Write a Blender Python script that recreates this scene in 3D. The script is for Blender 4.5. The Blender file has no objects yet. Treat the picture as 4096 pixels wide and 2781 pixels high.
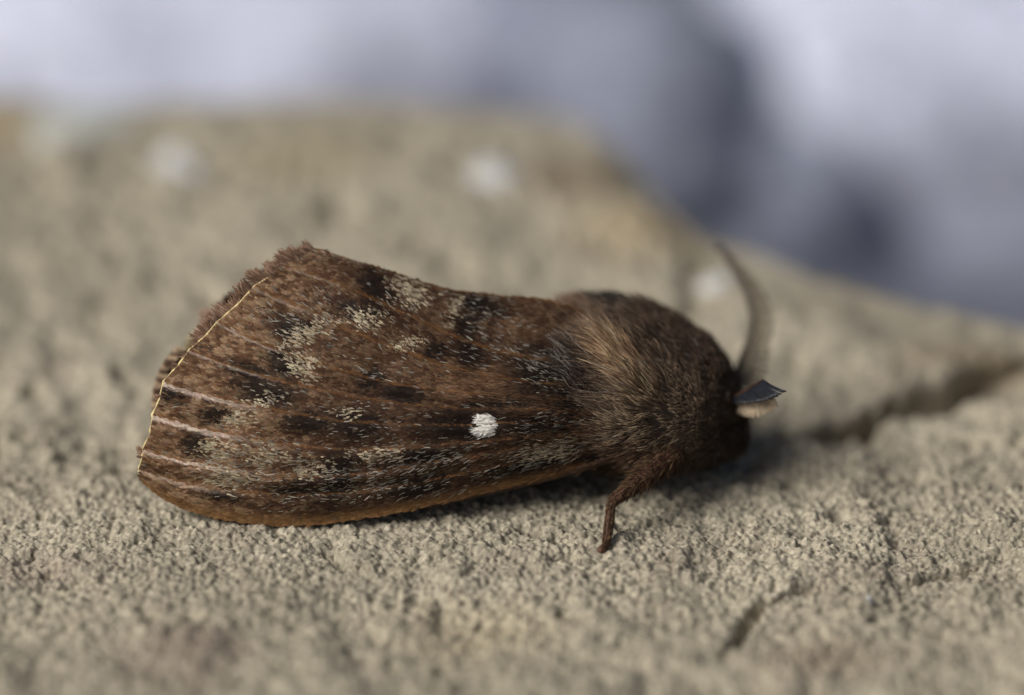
import bpy, math
import numpy as np
from mathutils import Matrix, Vector

S = 0.001                      # everything below is laid out in millimetres, real size
rng = np.random.default_rng(7)
sc = bpy.context.scene

# ------------------------------------------------------------------ camera
PITCH = math.radians(28.0)
DIST = 356.0                   # mm, lens to the plane of focus
PXMM = 72.0
sp, cp = math.sin(PITCH), math.cos(PITCH)
FWD = np.array([0.0, cp, -sp]); UPV = np.array([0.0, sp, cp]); RGT = np.array([1.0, 0.0, 0.0])
CAM = -((1390.5 - 2170.0) / PXMM) * UPV - DIST * FWD

cam_d = bpy.data.cameras.new('camera')
cam_d.sensor_width = 22.3
cam_d.lens = 22.3 * DIST / (4096.0 / PXMM)
cam_d.clip_start = 0.01
cam_d.clip_end = 50.0
cam_d.dof.use_dof = True
cam_d.dof.focus_distance = (DIST + 0.3) * S
cam_d.dof.aperture_fstop = cam_d.lens / 22.0
cam = bpy.data.objects.new('camera', cam_d)
sc.collection.objects.link(cam)
cam.location = Vector(CAM * S)
cam.rotation_euler = (math.pi / 2 - PITCH, 0, 0)
sc.camera = cam

# ------------------------------------------------------------------ daylight
SUN_EL, SUN_AZ = math.radians(43.0), math.radians(-115.0)    # azimuth measured from +y towards +x
to_sun = np.array([math.sin(SUN_AZ) * math.cos(SUN_EL), math.cos(SUN_AZ) * math.cos(SUN_EL), math.sin(SUN_EL)])
world = bpy.data.worlds.new('World'); sc.world = world; world.use_nodes = True
wn = world.node_tree
for n in list(wn.nodes): wn.nodes.remove(n)
sky = wn.nodes.new('ShaderNodeTexSky'); sky.sky_type = 'NISHITA'; sky.sun_disc = False
sky.sun_elevation = SUN_EL; sky.sun_rotation = SUN_AZ; sky.dust_density = 5.0; sky.air_density = 0.7; sky.ozone_density = 0.4
bg = wn.nodes.new('ShaderNodeBackground'); bg.inputs['Strength'].default_value = 0.055
wo = wn.nodes.new('ShaderNodeOutputWorld')
wn.links.new(sky.outputs[0], bg.inputs[0]); wn.links.new(bg.outputs[0], wo.inputs[0])
sun_d = bpy.data.lights.new('sun', 'SUN'); sun_d.energy = 3.0; sun_d.angle = math.radians(34.0); sun_d.color = (1.0, 0.985, 0.96)
sun = bpy.data.objects.new('sun', sun_d); sc.collection.objects.link(sun)
sun.rotation_euler = Vector(-to_sun).to_track_quat('-Z', 'Y').to_euler()
sun.location = Vector(to_sun * 0.5)
vs = sc.view_settings
vs.view_transform = 'Standard'; vs.look = 'None'; vs.gamma = 1.0; vs.use_curve_mapping = False
vs.exposure = 0.1

# ------------------------------------------------------------------ helpers
def L(r, g, b):
    c = np.array([r, g, b], float) / 255.0
    return np.where(c <= 0.04045, c / 12.92, ((c + 0.055) / 1.055) ** 2.4)

def P(u, v, dd):
    """a point of the photograph (4096 wide) that stands dd mm behind the plane of focus -> world mm"""
    u = np.asarray(u, float); v = np.asarray(v, float); dd = np.asarray(dd, float)
    k = (DIST + dd) / DIST
    a = (u - 2048.0) / PXMM * k; b = (1390.5 - v) / PXMM * k; d = DIST + dd
    return CAM + a[..., None] * RGT + b[..., None] * UPV + d[..., None] * FWD

def PX(p):
    q = p - CAM
    d = q @ FWD
    return 2048.0 + (q @ RGT) / d * DIST * PXMM, 1390.5 - (q @ UPV) / d * DIST * PXMM

def ground_xy(u, v, z=0.0):
    """where the ray through a pixel meets height z"""
    d = P(u, v, 0.0) - CAM
    t = (z - CAM[2]) / d[..., 2]
    return CAM + t[..., None] * d if np.ndim(t) else CAM + t * d

_tab = np.random.default_rng(3).random((256, 256))
def vnoise(x, y):
    x = np.asarray(x, float); y = np.asarray(y, float)
    xi = np.floor(x).astype(int); yi = np.floor(y).astype(int)
    fx = x - xi; fy = y - yi
    fx = fx * fx * fx * (fx * (fx * 6 - 15) + 10); fy = fy * fy * fy * (fy * (fy * 6 - 15) + 10)
    a = _tab[xi & 255, yi & 255]; b = _tab[(xi + 1) & 255, yi & 255]
    c = _tab[xi & 255, (yi + 1) & 255]; d = _tab[(xi + 1) & 255, (yi + 1) & 255]
    return (a * (1 - fx) + b * fx) * (1 - fy) + (c * (1 - fx) + d * fx) * fy
def fbm(x, y, oct=4, g=0.5):
    s = 0; a = 1.0; t = 0
    for i in range(oct):
        s = s + a * vnoise(x * 2 ** i + 17.3 * i, y * 2 ** i + 9.1 * i); t += a; a *= g
    return s / t
def sstep(a, b, x):
    t = np.clip((x - a) / (b - a), 0, 1); return t * t * (3 - 2 * t)
def norm(v):
    return v / np.maximum(np.linalg.norm(v, axis=-1, keepdims=True), 1e-9)

def origin_of(o):
    p = np.zeros(3)
    while o is not None:
        p = p + np.array(o.location) / S; o = o.parent
    return p

def mk(name, verts, quads=None, tris=None, mat=None, parent=None, col=None, smooth=True, loc=None):
    """one mesh object from arrays in world mm"""
    verts = np.asarray(verts, float).reshape(-1, 3)
    org = origin_of(parent) if parent is not None else (np.array(loc, float) if loc is not None else np.zeros(3))
    me = bpy.data.meshes.new(name)
    q = np.zeros((0, 4), int) if quads is None else np.asarray(quads).reshape(-1, 4)
    t = np.zeros((0, 3), int) if tris is None else np.asarray(tris).reshape(-1, 3)
    nl = q.size + t.size
    me.vertices.add(len(verts)); me.loops.add(nl); me.polygons.add(len(q) + len(t))
    me.vertices.foreach_set('co', ((verts - org) * S).astype(np.float32).ravel())
    me.loops.foreach_set('vertex_index', np.concatenate([q.ravel(), t.ravel()]).astype(np.int32))
    starts = np.concatenate([np.arange(len(q)) * 4, q.size + np.arange(len(t)) * 3]).astype(np.int32)
    me.polygons.foreach_set('loop_start', starts)
    me.update(calc_edges=True)
    me.validate()
    if smooth:
        me.polygons.foreach_set('use_smooth', np.ones(len(me.polygons), bool))
    if col is not None:
        a = me.color_attributes.new('Col', 'FLOAT_COLOR', 'POINT')
        c = np.ones((len(verts), 4), np.float32); c[:, :3] = col
        a.data.foreach_set('color', c.ravel())
    if mat is not None: me.materials.append(mat)
    o = bpy.data.objects.new(name, me); sc.collection.objects.link(o)
    if parent is not None: o.parent = parent
    elif loc is not None: o.location = Vector(np.array(loc) * S)
    return o

def empty(name, loc, parent=None):
    o = bpy.data.objects.new(name, None); sc.collection.objects.link(o)
    o.empty_display_size = 0.002
    if parent is not None:
        o.parent = parent; o.location = Vector((np.array(loc, float) - origin_of(parent)) * S)
    else: o.location = Vector(np.array(loc, float) * S)
    return o

def grid_faces(nx, ny, wrap=False):
    i, j = np.meshgrid(np.arange(nx if wrap else nx - 1), np.arange(ny - 1), indexing='ij')
    i2 = (i + 1) % nx
    return np.stack([i * ny + j, i2 * ny + j, i2 * ny + j + 1, i * ny + j + 1], -1).reshape(-1, 4)

def hairs(p0, d, bend, ln, rad, c0, c1, segs=3, seed=1, flat=1.0):
    """tapered three-sided hairs: verts, quads, tris, colours"""
    r = np.random.default_rng(seed); n = len(p0)
    d = norm(d); a = norm(np.cross(d, norm(r.normal(size=(n, 3))))); b = np.cross(d, a) * flat
    ln = ln[:, None]; V = []; C = []
    prof = [1.0, 0.95, 0.7, 0.45][:segs] if segs >= 3 else [1.0, 0.8][:segs]
    for k in range(segs):
        t = k / segs
        c = p0 + d * ln * t + bend * ln * t * t
        for m in range(3):
            an = 2 * math.pi * m / 3
            V.append(c + (a * math.cos(an) + b * math.sin(an)) * (rad * prof[k])[:, None]); C.append(c0 * (1 - t) + c1 * t)
    V.append(p0 + d * ln + bend * ln); C.append(c1)
    V = np.stack(V, 1); C = np.stack(C, 1); m = V.shape[1]
    base = (np.arange(n) * m)[:, None]
    Q = []
    for k in range(segs - 1):
        for j in range(3):
            j2 = (j + 1) % 3
            Q.append(np.array([k * 3 + j, k * 3 + j2, k * 3 + 3 + j2, k * 3 + 3 + j]))
    T = [np.array([(segs - 1) * 3 + j, (segs - 1) * 3 + (j + 1) % 3, m - 1]) for j in range(3)]
    Q = (base[:, None] + np.array(Q)[None]).reshape(-1, 4); T = (base[:, None] + np.array(T)[None]).reshape(-1, 3)
    return V.reshape(-1, 3), Q, T, C.reshape(-1, 3)

def scales(p0, d, nrm, ln, wd, lift, c0, c1):
    """little flat paddles with a raised tip"""
    n = len(p0); d = norm(d); side = norm(np.cross(d, nrm)); up = norm(np.cross(side, d))
    ln = ln[:, None]; wd = wd[:, None]; lift = lift[:, None]
    V = []; C = []
    for t, w, h in ((0.0, 0.35, 0.0), (0.55, 1.0, 0.55), (1.0, 0.55, 1.0)):
        c = p0 + d * ln * t + up * ln * lift * h
        V += [c - side * wd * w * 0.5, c + side * wd * w * 0.5]; C += [c0 * (1 - t) + c1 * t] * 2
    V = np.stack(V, 1); C = np.stack(C, 1)
    base = (np.arange(n) * 6)[:, None]
    Q = (base[:, None] + np.array([[0, 1, 3, 2], [2, 3, 5, 4]])[None]).reshape(-1, 4)
    return V.reshape(-1, 3), Q, C.reshape(-1, 3)

def tube(path, rad, n=10):
    path = np.asarray(path, float); rad = np.broadcast_to(np.asarray(rad, float), (len(path),))
    tg = norm(np.gradient(path, axis=0)); ref = np.array([0.13, 0.31, 0.94])
    a = norm(np.cross(tg, ref)); b = np.cross(tg, a)
    an = np.arange(n) * 2 * math.pi / n
    V = path[:, None] + rad[:, None, None] * (a[:, None] * np.cos(an)[None, :, None] + b[:, None] * np.sin(an)[None, :, None])
    m = len(path)
    i, j = np.meshgrid(np.arange(m - 1), np.arange(n), indexing='ij'); j2 = (j + 1) % n
    Q = np.stack([i * n + j, i * n + j2, (i + 1) * n + j2, (i + 1) * n + j], -1).reshape(-1, 4)
    V = np.concatenate([V.reshape(-1, 3), path[:1], path[-1:]])
    T = [[(j + 1) % n, j, m * n] for j in range(n)] + [[(m - 1) * n + j, (m - 1) * n + (j + 1) % n, m * n + 1] for j in range(n)]
    return V, Q, np.array(T)

def resample(pts, n, smooth=2):
    pts = np.asarray(pts, float)
    for _ in range(smooth):                               # Chaikin keeping the ends
        q = 0.75 * pts[:-1] + 0.25 * pts[1:]; r = 0.25 * pts[:-1] + 0.75 * pts[1:]
        pts = np.concatenate([pts[:1], np.stack([q, r], 1).reshape(-1, pts.shape[1]), pts[-1:]])
    s = np.concatenate([[0], np.cumsum(np.linalg.norm(np.diff(pts, axis=0), axis=1))]); s /= s[-1]
    t = np.linspace(0, 1, n)
    return np.stack([np.interp(t, s, pts[:, k]) for k in range(pts.shape[1])], 1)

# ------------------------------------------------------------------ materials
def new_mat(name):
    m = bpy.data.materials.new(name); m.use_nodes = True
    b = m.node_tree.nodes['Principled BSDF']
    return m, m.node_tree, b

def mat_attr(name, rough=0.55, spec=0.35, sheen=0.0, trans=0.0, gain=1.0):
    m, nt, b = new_mat(name)
    at = nt.nodes.new('ShaderNodeAttribute'); at.attribute_name = 'Col'
    src = at.outputs['Color']
    b.inputs['Roughness'].default_value = rough; b.inputs['Specular IOR Level'].default_value = spec
    b.inputs['Sheen Weight'].default_value = sheen; b.inputs['Sheen Roughness'].default_value = 0.4
    nt.links.new(src, b.inputs['Base Color'])
    if trans > 0:
        tr = nt.nodes.new('ShaderNodeBsdfTranslucent'); mx = nt.nodes.new('ShaderNodeMixShader')
        mx.inputs[0].default_value = trans
        nt.links.new(src, tr.inputs['Color'])
        nt.links.new(b.outputs[0], mx.inputs[1]); nt.links.new(tr.outputs[0], mx.inputs[2])
        nt.links.new(mx.outputs[0], nt.nodes['Material Output'].inputs['Surface'])
    return m

def mat_plain(name, col, rough=0.5, spec=0.4, nscale=2.0, var=0.3, bump=0.0):
    m, nt, b = new_mat(name)
    tc = nt.nodes.new('ShaderNodeTexCoord'); no = nt.nodes.new('ShaderNodeTexNoise')
    no.inputs['Scale'].default_value = nscale / S; no.inputs['Detail'].default_value = 4
    nt.links.new(tc.outputs['Object'], no.inputs['Vector'])
    rp = nt.nodes.new('ShaderNodeValToRGB')
    c = np.array(col); rp.color_ramp.elements[0].position = 0.3; rp.color_ramp.elements[1].position = 0.7
    rp.color_ramp.elements[0].color = (*(c * (1 - var)), 1); rp.color_ramp.elements[1].color = (*np.minimum(c * (1 + var), 1), 1)
    nt.links.new(no.outputs['Fac'], rp.inputs[0]); nt.links.new(rp.outputs[0], b.inputs['Base Color'])
    b.inputs['Roughness'].default_value = rough; b.inputs['Specular IOR Level'].default_value = spec
    if bump:
        bp = nt.nodes.new('ShaderNodeBump'); bp.inputs['Strength'].default_value = bump; bp.inputs['Distance'].default_value = 0.05 * S
        nt.links.new(no.outputs['Fac'], bp.inputs['Height']); nt.links.new(bp.outputs[0], b.inputs['Normal'])
    return m

def mat_stone(name, ca, cb, cc, cd, k=1.0, speck=0.26):
    """mineral grains: large tint clouds, medium mottling, fine grain colours"""
    m, nt, b = new_mat(name); N = nt.nodes; Lk = nt.links
    tc = N.new('ShaderNodeTexCoord')
    def noise(sc_, det, rough=0.55):
        n = N.new('ShaderNodeTexNoise'); n.inputs['Scale'].default_value = sc_ * k / S
        n.inputs['Detail'].default_value = det; n.inputs['Roughness'].default_value = rough
        Lk.new(tc.outputs['Object'], n.inputs['Vector']); return n
    def ramp(src, p0, c0, p1, c1):
        r = N.new('ShaderNodeValToRGB'); e = r.color_ramp.elements
        e[0].position, e[1].position = p0, p1; e[0].color = (*c0, 1); e[1].color = (*c1, 1)
        Lk.new(src, r.inputs[0]); return r
    def mix(fac, a, c, mode='MIX', f=None):
        x = N.new('ShaderNodeMix'); x.data_type = 'RGBA'; x.blend_type = mode
        if f is not None: x.inputs[0].default_value = f
        else: Lk.new(fac, x.inputs[0])
        Lk.new(a, x.inputs[6]); Lk.new(c, x.inputs[7]); return x.outputs[2]
    big = noise(0.09, 3); med = noise(0.5, 4); fine = noise(3.2, 3, 0.65)
    base = ramp(big.outputs['Fac'], 0.35, ca, 0.65, cb)
    alt = ramp(fine.outputs['Fac'], 0.3, cc, 0.7, cd)
    f1 = ramp(med.outputs['Fac'], 0.4, (0, 0, 0), 0.66, (0.6, 0.6, 0.6))
    col = mix(f1.outputs[0], base.outputs[0], alt.outputs[0])
    vo = N.new('ShaderNodeTexVoronoi'); vo.inputs['Scale'].default_value = 4.6 * k / S
    Lk.new(tc.outputs['Object'], vo.inputs['Vector'])
    hs = N.new('ShaderNodeSeparateColor'); Lk.new(vo.outputs['Color'], hs.inputs[0])
    g = ramp(hs.outputs[0], 0.0, (1 - speck,) * 3, 1.0, (1 + speck,) * 3)
    col = mix(None, col, g.outputs[0], 'MULTIPLY', 1.0)
    g2 = ramp(hs.outputs[1], 0.9, (0, 0, 0), 0.96, (0.4, 0.4, 0.4))
    wh = N.new('ShaderNodeRGB'); wh.outputs[0].default_value = (*np.minimum(np.array(cd) * 1.3, 0.8), 1)
    col = mix(g2.outputs[0], col, wh.outputs[0])
    g3 = ramp(hs.outputs[2], 0.9, (0, 0, 0), 0.96, (0.7, 0.7, 0.7))
    dk = N.new('ShaderNodeRGB'); dk.outputs[0].default_value = (*(np.array(cc) * 0.5), 1)
    col = mix(g3.outputs[0], col, dk.outputs[0])
    stn = noise(0.16, 3, 0.6); f4 = ramp(stn.outputs['Fac'], 0.52, (0, 0, 0), 0.7, (0.4, 0.4, 0.4))
    pu = N.new('ShaderNodeRGB'); pu.outputs[0].default_value = (*(np.array(cc) * np.array([0.92, 0.9, 0.94])), 1)
    col = mix(f4.outputs[0], col, pu.outputs[0])
    if name == 'sandstone':
        at = N.new('ShaderNodeAttribute'); at.attribute_name = 'Col'
        col = mix(None, col, at.outputs['Color'], 'MULTIPLY', 1.0)
    Lk.new(col, b.inputs['Base Color'])
    b.inputs['Roughness'].default_value = 0.9; b.inputs['Specular IOR Level'].default_value = 0.2
    bn = noise(9.0, 4, 0.7); bp = N.new('ShaderNodeBump'); bp.inputs['Strength'].default_value = 0.6; bp.inputs['Distance'].default_value = 0.06 / k * S
    Lk.new(bn.outputs['Fac'], bp.inputs['Height']); Lk.new(bp.outputs[0], b.inputs['Normal'])
    return m

M_stone = mat_stone('sandstone', L(142, 135, 117), L(167, 159, 139), L(124, 113, 98), L(188, 180, 159))
M_pale = mat_stone('pale_limestone', L(188, 193, 212), L(208, 213, 230), L(160, 165, 182), L(214, 218, 233), k=0.12, speck=0.12)
M_mid = mat_stone('grey_limestone', L(122, 127, 142), L(140, 145, 160), L(104, 110, 122), L(152, 157, 171), k=0.12, speck=0.15)
M_gravel = mat_stone('grey_gravel', L(92, 96, 108), L(112, 116, 128), L(74, 78, 88), L(132, 136, 148), k=0.12, speck=0.2)
M_lichen = mat_plain('white_lichen', L(188, 188, 186), 0.9, 0.2, 1.5, 0.15, 0.5)
M_lichen2 = mat_plain('grey_green_lichen', L(178, 180, 172), 0.9, 0.2, 1.5, 0.15, 0.5)
M_scale = mat_attr('wing_scales', 0.6, 0.22, 0.0, 0.12)
M_hair = mat_attr('moth_hair', 0.5, 0.28, 0.0, 0.22)
M_wing = mat_attr('wing_membrane', 0.5, 0.35)
M_skin = mat_plain('dark_brown_cuticle', L(40, 30, 24), 0.7, 0.3, 3.0, 0.3)
M_vein = mat_plain('ochre_vein', L(112, 80, 50), 0.5, 0.4, 3.0, 0.25)
M_margin = mat_plain('pale_yellow_margin', L(205, 186, 132), 0.45, 0.4, 2.0, 0.2)
M_leg = mat_plain('reddish_brown_leg', L(96, 62, 50), 0.55, 0.4, 4.0, 0.35, 0.5)
M_combdark = mat_plain('blue_black_antenna', L(34, 36, 42), 0.35, 0.5, 5.0, 0.35)
M_combpale = mat_plain('pale_buff_antenna', L(196, 178, 150), 0.55, 0.3, 5.0, 0.25)
M_combgrey = mat_plain('olive_grey_antenna', L(100, 91, 75), 0.55, 0.3, 5.0, 0.25)
M_eye = mat_plain('black_eye', (0.006, 0.005, 0.005), 0.6, 0.1, 5.0, 0.2)

# ------------------------------------------------------------------ the stone the moth sits on
def pxline(pts, z=0.0):
    return np.array([ground_xy(u, v, z)[:2] for u, v in pts])

edge_px = [(-1400, 280), (-600, 290), (0, 305), (700, 320), (1500, 325), (1900, 365), (2100, 400), (2350, 435), (2500, 530), (2670, 745), (2830, 880),
           (3050, 985), (3300, 1065), (3550, 1120), (3800, 1150), (4096, 1245), (4700, 1360), (5600, 1400)]
edge_xy = pxline(edge_px); edge_xy = edge_xy[np.argsort(edge_xy[:, 0])]

def seg_dist(x, y, line):
    best = np.full(x.shape, 1e9); par = np.zeros(x.shape); acc = 0.0
    tot = np.linalg.norm(np.diff(line, axis=0), axis=1).sum()
    for a, b in zip(line[:-1], line[1:]):
        d = b - a; l2 = (d ** 2).sum(); l = math.sqrt(l2)
        t = np.clip(((x - a[0]) * d[0] + (y - a[1]) * d[1]) / l2, 0, 1)
        q = np.hypot(x - a[0] - t * d[0], y - a[1] - t * d[1])
        m = q < best; best = np.where(m, q, best); par = np.where(m, (acc + t * l) / tot, par); acc += l
    return best, par

def axis(lo, a, b, hi, h, grow, hmax):
    mid = np.arange(a, b, h); out = [b]; s = h
    while out[-1] < hi: s = min(s * grow, hmax); out.append(out[-1] + s)
    low = []; s = h; c = a
    while c > lo: s = min(s * grow, hmax); c -= s; low.append(c)
    return np.concatenate([low[::-1], mid, out])

gx = axis(-75, -31, 31, 75, 0.08, 1.06, 1.5)
gy = axis(-40, -9, 7, 100, 0.065, 1.02, 0.45)
X, Y = np.meshgrid(gx, gy, indexing='ij')
fbig = (fbm(X * 0.045 + 3.1, Y * 0.045 + 8.2, 3) - 0.5) * 2.6
fmed = (fbm(X * 0.28 + 1.7, Y * 0.28 + 4.4, 4) - 0.5) * 1.6
frid = np.abs(fbm(X * 0.55 + 31.7, Y * 0.55 + 14.4, 3) - 0.5) * 0.7
Z = fbig + fmed + frid
# grains: thousands of little rounded lumps stamped into the surface
H = np.zeros_like(X); gr = np.random.default_rng(11)
ng = 190000
cx = gr.uniform(gx[0], gx[-1], ng); cy = gr.uniform(-16, 14, ng)
inner = gr.random(ng) < 0.85; cx[inner] = gr.uniform(-31, 31, inner.sum())
rr = 0.05 + 0.22 * gr.random(ng) ** 5
hh = rr * gr.uniform(0.3, 1.1, ng); el = gr.uniform(0.6, 1.0, ng); ro = gr.uniform(0, math.pi, ng)
for a in range(ng):
    i0, i1 = np.searchsorted(gx, (cx[a] - rr[a], cx[a] + rr[a])); j0, j1 = np.searchsorted(gy, (cy[a] - rr[a], cy[a] + rr[a]))
    if i1 <= i0 or j1 <= j0: continue
    dx = gx[i0:i1, None] - cx[a]; dy = gy[None, j0:j1] - cy[a]
    c_, s_ = math.cos(ro[a]), math.sin(ro[a])
    q = 1 - ((dx * c_ + dy * s_) ** 2 + ((dy * c_ - dx * s_) / el[a]) ** 2) / rr[a] ** 2
    np.maximum(H[i0:i1, j0:j1], hh[a] * np.sqrt(np.maximum(q, 0)), out=H[i0:i1, j0:j1])
far = 1 - sstep(12, 15, Y) * 1.0
Z += H * far + (vnoise(X * 1.3, Y * 1.3) - 0.5) * 0.26 + (vnoise(X * 4.7 + 3, Y * 4.7) - 0.5) * 0.17 * far + (gr.random(X.shape) - 0.5) * 0.07 * far
# pits where grains have fallen out
for _ in range(1700):
    px_, py_ = gr.uniform(-34, 34), gr.uniform(-16, 55); pr = (0.11 + 0.4 * gr.random() ** 4) * (1 + max(py_, 0) * 0.025)
    i0, i1 = np.searchsorted(gx, (px_ - 2 * pr, px_ + 2 * pr)); j0, j1 = np.searchsorted(gy, (py_ - 2 * pr, py_ + 2 * pr))
    dd_ = ((gx[i0:i1, None] - px_) ** 2 + (gy[None, j0:j1] - py_) ** 2) / pr ** 2
    Z[i0:i1, j0:j1] -= pr * 1.4 * np.exp(-dd_ * 1.3)
# keep the ground level under the moth
fl = np.exp(-(((X + 4) / 20) ** 2 + ((Y - 5) / 9) ** 2) ** 2)
Z -= fl * (fbig + 0.6 * fmed)
zoff = Z[(np.abs(X + 4) < 18) & (np.abs(Y - 3) < 5)].mean(); Z -= zoff + 0.05
wob = (fbm(X * 0.35, Y * 0.35 + 50, 3) - 0.5)
YS = np.zeros_like(Y)
for line, w0, w1, dep, ex in (
        ([(4400, 1360), (4096, 1425), (3785, 1530), (3472, 1590), (3150, 1630)], 1.3, 0.7, 2.8, 4.5), ([(4400, 1380), (4096, 1445), (3785, 1550), (3472, 1610), (3150, 1640)], 3.4, 2.4, 1.1, 3.01),
        ([(4096, 2150), (3970, 2195), (3800, 2245), (3600, 2285), (3240, 2315), (3050, 2385), (2990, 2430), (2935, 2560), (2890, 2640)], 0.28, 0.5, 0.75, 3),
        ([(1290, 2190), (1330, 2215), (1420, 2260), (1480, 2300)], 0.3, 0.45, 0.6, 3),
        ([(820, 1180), (900, 1250)], 0.8, 0.8, 1.2, 3), ([(2470, 660), (2560, 740)], 1.5, 1.2, 2.0, 3), ([(2730, 970), (2800, 1030)], 1.0, 0.8, 1.3, 3),
        ([(1800, 1050), (1900, 1090)], 0.9, 0.7, 0.9, 3)):
    ln_ = pxline(line); kw = 2.6 if ex > 3 else 1.2; d_, t_ = seg_dist(X + wob * kw, Y + wob * kw + (0.8 * (vnoise(X * 1.4, Y * 1.4 + 7) - .5) if ex > 3 else 0), ln_)
    if ex > 3: wob = wob * 1.0
    w_ = (w0 * (1 - t_) + w1 * t_) * ((0.55 + 0.9 * vnoise(X * 0.4 + 5, Y * 0.4)) if ex > 3 else (0.55 + 0.9 * vnoise(X * 0.9 + 5, Y * 0.9)))
    Z -= dep * np.exp(-np.abs(d_ / w_) ** ex) * (1 if ex > 3 else (0.35 + 1.1 * sstep(.3, .7, vnoise(X * .45 + 9, Y * .45 + 2))))
    if ex > 4: YS += 1.4 * np.exp(-np.abs(d_ / w_) ** ex)          # the far lip overhangs
ey = np.interp(X, edge_xy[:, 0], edge_xy[:, 1]) + (fbm(X * 0.12 + 70, Y * 0.02, 3) - 0.5) * 4.0
over = Y - ey
Z -= (Z * 0.7 - 0.3) * sstep(-14, -2, over)
Z -= 1.3 * sstep(-9, 0, over) + 55.0 * sstep(-0.3, 9.0, over)
keep_far = sstep(0, 6, over); Z += keep_far * (fbm(X * 0.2, Y * 0.2 + 30, 3) - 0.5) * 3
TINT = np.ones(X.shape + (3,))
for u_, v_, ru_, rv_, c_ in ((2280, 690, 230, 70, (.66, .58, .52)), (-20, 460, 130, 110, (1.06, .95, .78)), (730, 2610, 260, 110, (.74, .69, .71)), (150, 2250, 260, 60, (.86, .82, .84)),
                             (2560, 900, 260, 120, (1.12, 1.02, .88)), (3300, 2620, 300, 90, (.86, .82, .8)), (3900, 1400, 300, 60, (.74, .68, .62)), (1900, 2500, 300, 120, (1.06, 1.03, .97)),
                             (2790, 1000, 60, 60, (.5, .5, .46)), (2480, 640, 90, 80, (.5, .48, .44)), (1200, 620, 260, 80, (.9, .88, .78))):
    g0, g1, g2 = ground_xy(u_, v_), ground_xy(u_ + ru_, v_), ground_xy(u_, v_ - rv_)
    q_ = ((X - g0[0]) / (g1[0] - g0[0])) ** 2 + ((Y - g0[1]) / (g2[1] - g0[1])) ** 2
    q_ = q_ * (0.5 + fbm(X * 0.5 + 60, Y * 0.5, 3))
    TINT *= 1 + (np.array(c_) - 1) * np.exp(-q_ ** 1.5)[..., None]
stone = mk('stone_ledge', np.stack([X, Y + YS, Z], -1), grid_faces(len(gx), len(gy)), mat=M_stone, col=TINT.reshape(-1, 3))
stone['kind'] = 'structure'
stone['label'] = 'rough sandy beige stone the moth rests on'

def zground(x, y):
    i = np.clip(np.searchsorted(gx, x), 0, len(gx) - 1); j = np.clip(np.searchsorted(gy, y), 0, len(gy) - 1)
    return Z[i, j]

# white lichen crusts on the stone (out of focus in the photograph)
def lichen(u, v, r, seed, ky=1.0, mat=None):
    g = ground_xy(u, v); r_ = np.random.default_rng(seed)
    na, nr = 36, 7
    an = np.arange(na) * 2 * math.pi / na
    rad = r * (1 + 0.18 * np.sin(2 * an + r_.uniform(0, 6)) + 0.12 * np.sin(5 * an + r_.uniform(0, 6)) + 0.06 * r_.normal(size=na))
    t = np.linspace(0, 1, nr)
    xx = g[0] + rad[:, None] * t * np.cos(an)[:, None]; yy = g[1] + ky * rad[:, None] * t * np.sin(an)[:, None]
    zz = zground(xx, yy) + 0.35 * (1 - t ** 4) - 0.12 + 0.12 * vnoise(xx * 2.5, yy * 2.5)
    o = mk('lichen_patch', np.stack([xx, yy, zz], -1), grid_faces(na, nr, True), mat=mat or M_lichen, parent=stone)
    return o
lichen(710, 615, 1.5, 1, 1.5); lichen(1975, 690, 1.35, 2, 1.4); lichen(330, 440, 3.0, 3, 1.5, M_lichen2); lichen(2860, 1120, 1.1, 4); lichen(3480, 2390, 0.22, 7)

# ------------------------------------------------------------------ pale rocks and gravel behind, far out of focus
gnd = np.linspace(-1, 1, 90); gnd = np.sign(gnd) * np.abs(gnd) ** 2.2
GX, GY = np.meshgrid(gnd * 700, gnd * 700 + 120, indexing='ij')
GZ = -36 + (fbm(GX * 0.06, GY * 0.06, 4) - 0.5) * 6
ground = mk('ground', np.stack([GX, GY, GZ], -1), grid_faces(90, 90), mat=M_gravel)
ground['kind'] = 'structure'

def rock(name, c, r, seed, label, rough=0.12, rotz=0.0, box=2.6, mat=None):
    r_ = np.random.default_rng(seed); nu, nv = 90, 60
    th = np.arange(nu) * 2 * math.pi / nu; ph = np.linspace(0.001, math.pi - 0.001, nv)
    n = np.stack([np.cos(th)[:, None] * np.sin(ph), np.sin(th)[:, None] * np.sin(ph), np.broadcast_to(np.cos(ph), (nu, nv))], -1)
    k = (np.abs(n) ** box).sum(-1) ** (-1 / box)              # a blocky, worn boulder
    s = np.zeros((nu, nv))
    for i in range(26):
        w = r_.normal(size=3) * (1.5 + 0.45 * i); s += np.sin(n @ w + r_.uniform(0, 6.3)) / (1 + 0.5 * i)
    p = n * (k * (1 + rough * s * 0.5))[..., None] * np.array(r)
    cz, sz = math.cos(rotz), math.sin(rotz)
    p = np.stack([p[..., 0] * cz - p[..., 1] * sz, p[..., 0] * sz + p[..., 1] * cz, p[..., 2]], -1) + np.array(c)
    o = mk(name, p, grid_faces(nu, nv, True)[:, ::-1], mat=mat or M_pale, loc=(c[0], c[1], c[2] - r[2]))
    o['label'] = label; o['category'] = 'rock'; o['group'] = 'pale rocks behind the stone'
    return o
rock('boulder', P(900, 160, 128), (27, 24, 18), 5, 'broad bright blurred lavender grey boulder behind the stone, beyond the wing tips', 0.1, 0.1, 2.3)
rock('boulder', P(3880, 430, 122), (22, 21, 16), 9, 'large rounded bright blurred lavender boulder behind the stone, beyond the antennae', 0.1, 0.0, 3.0)
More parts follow.
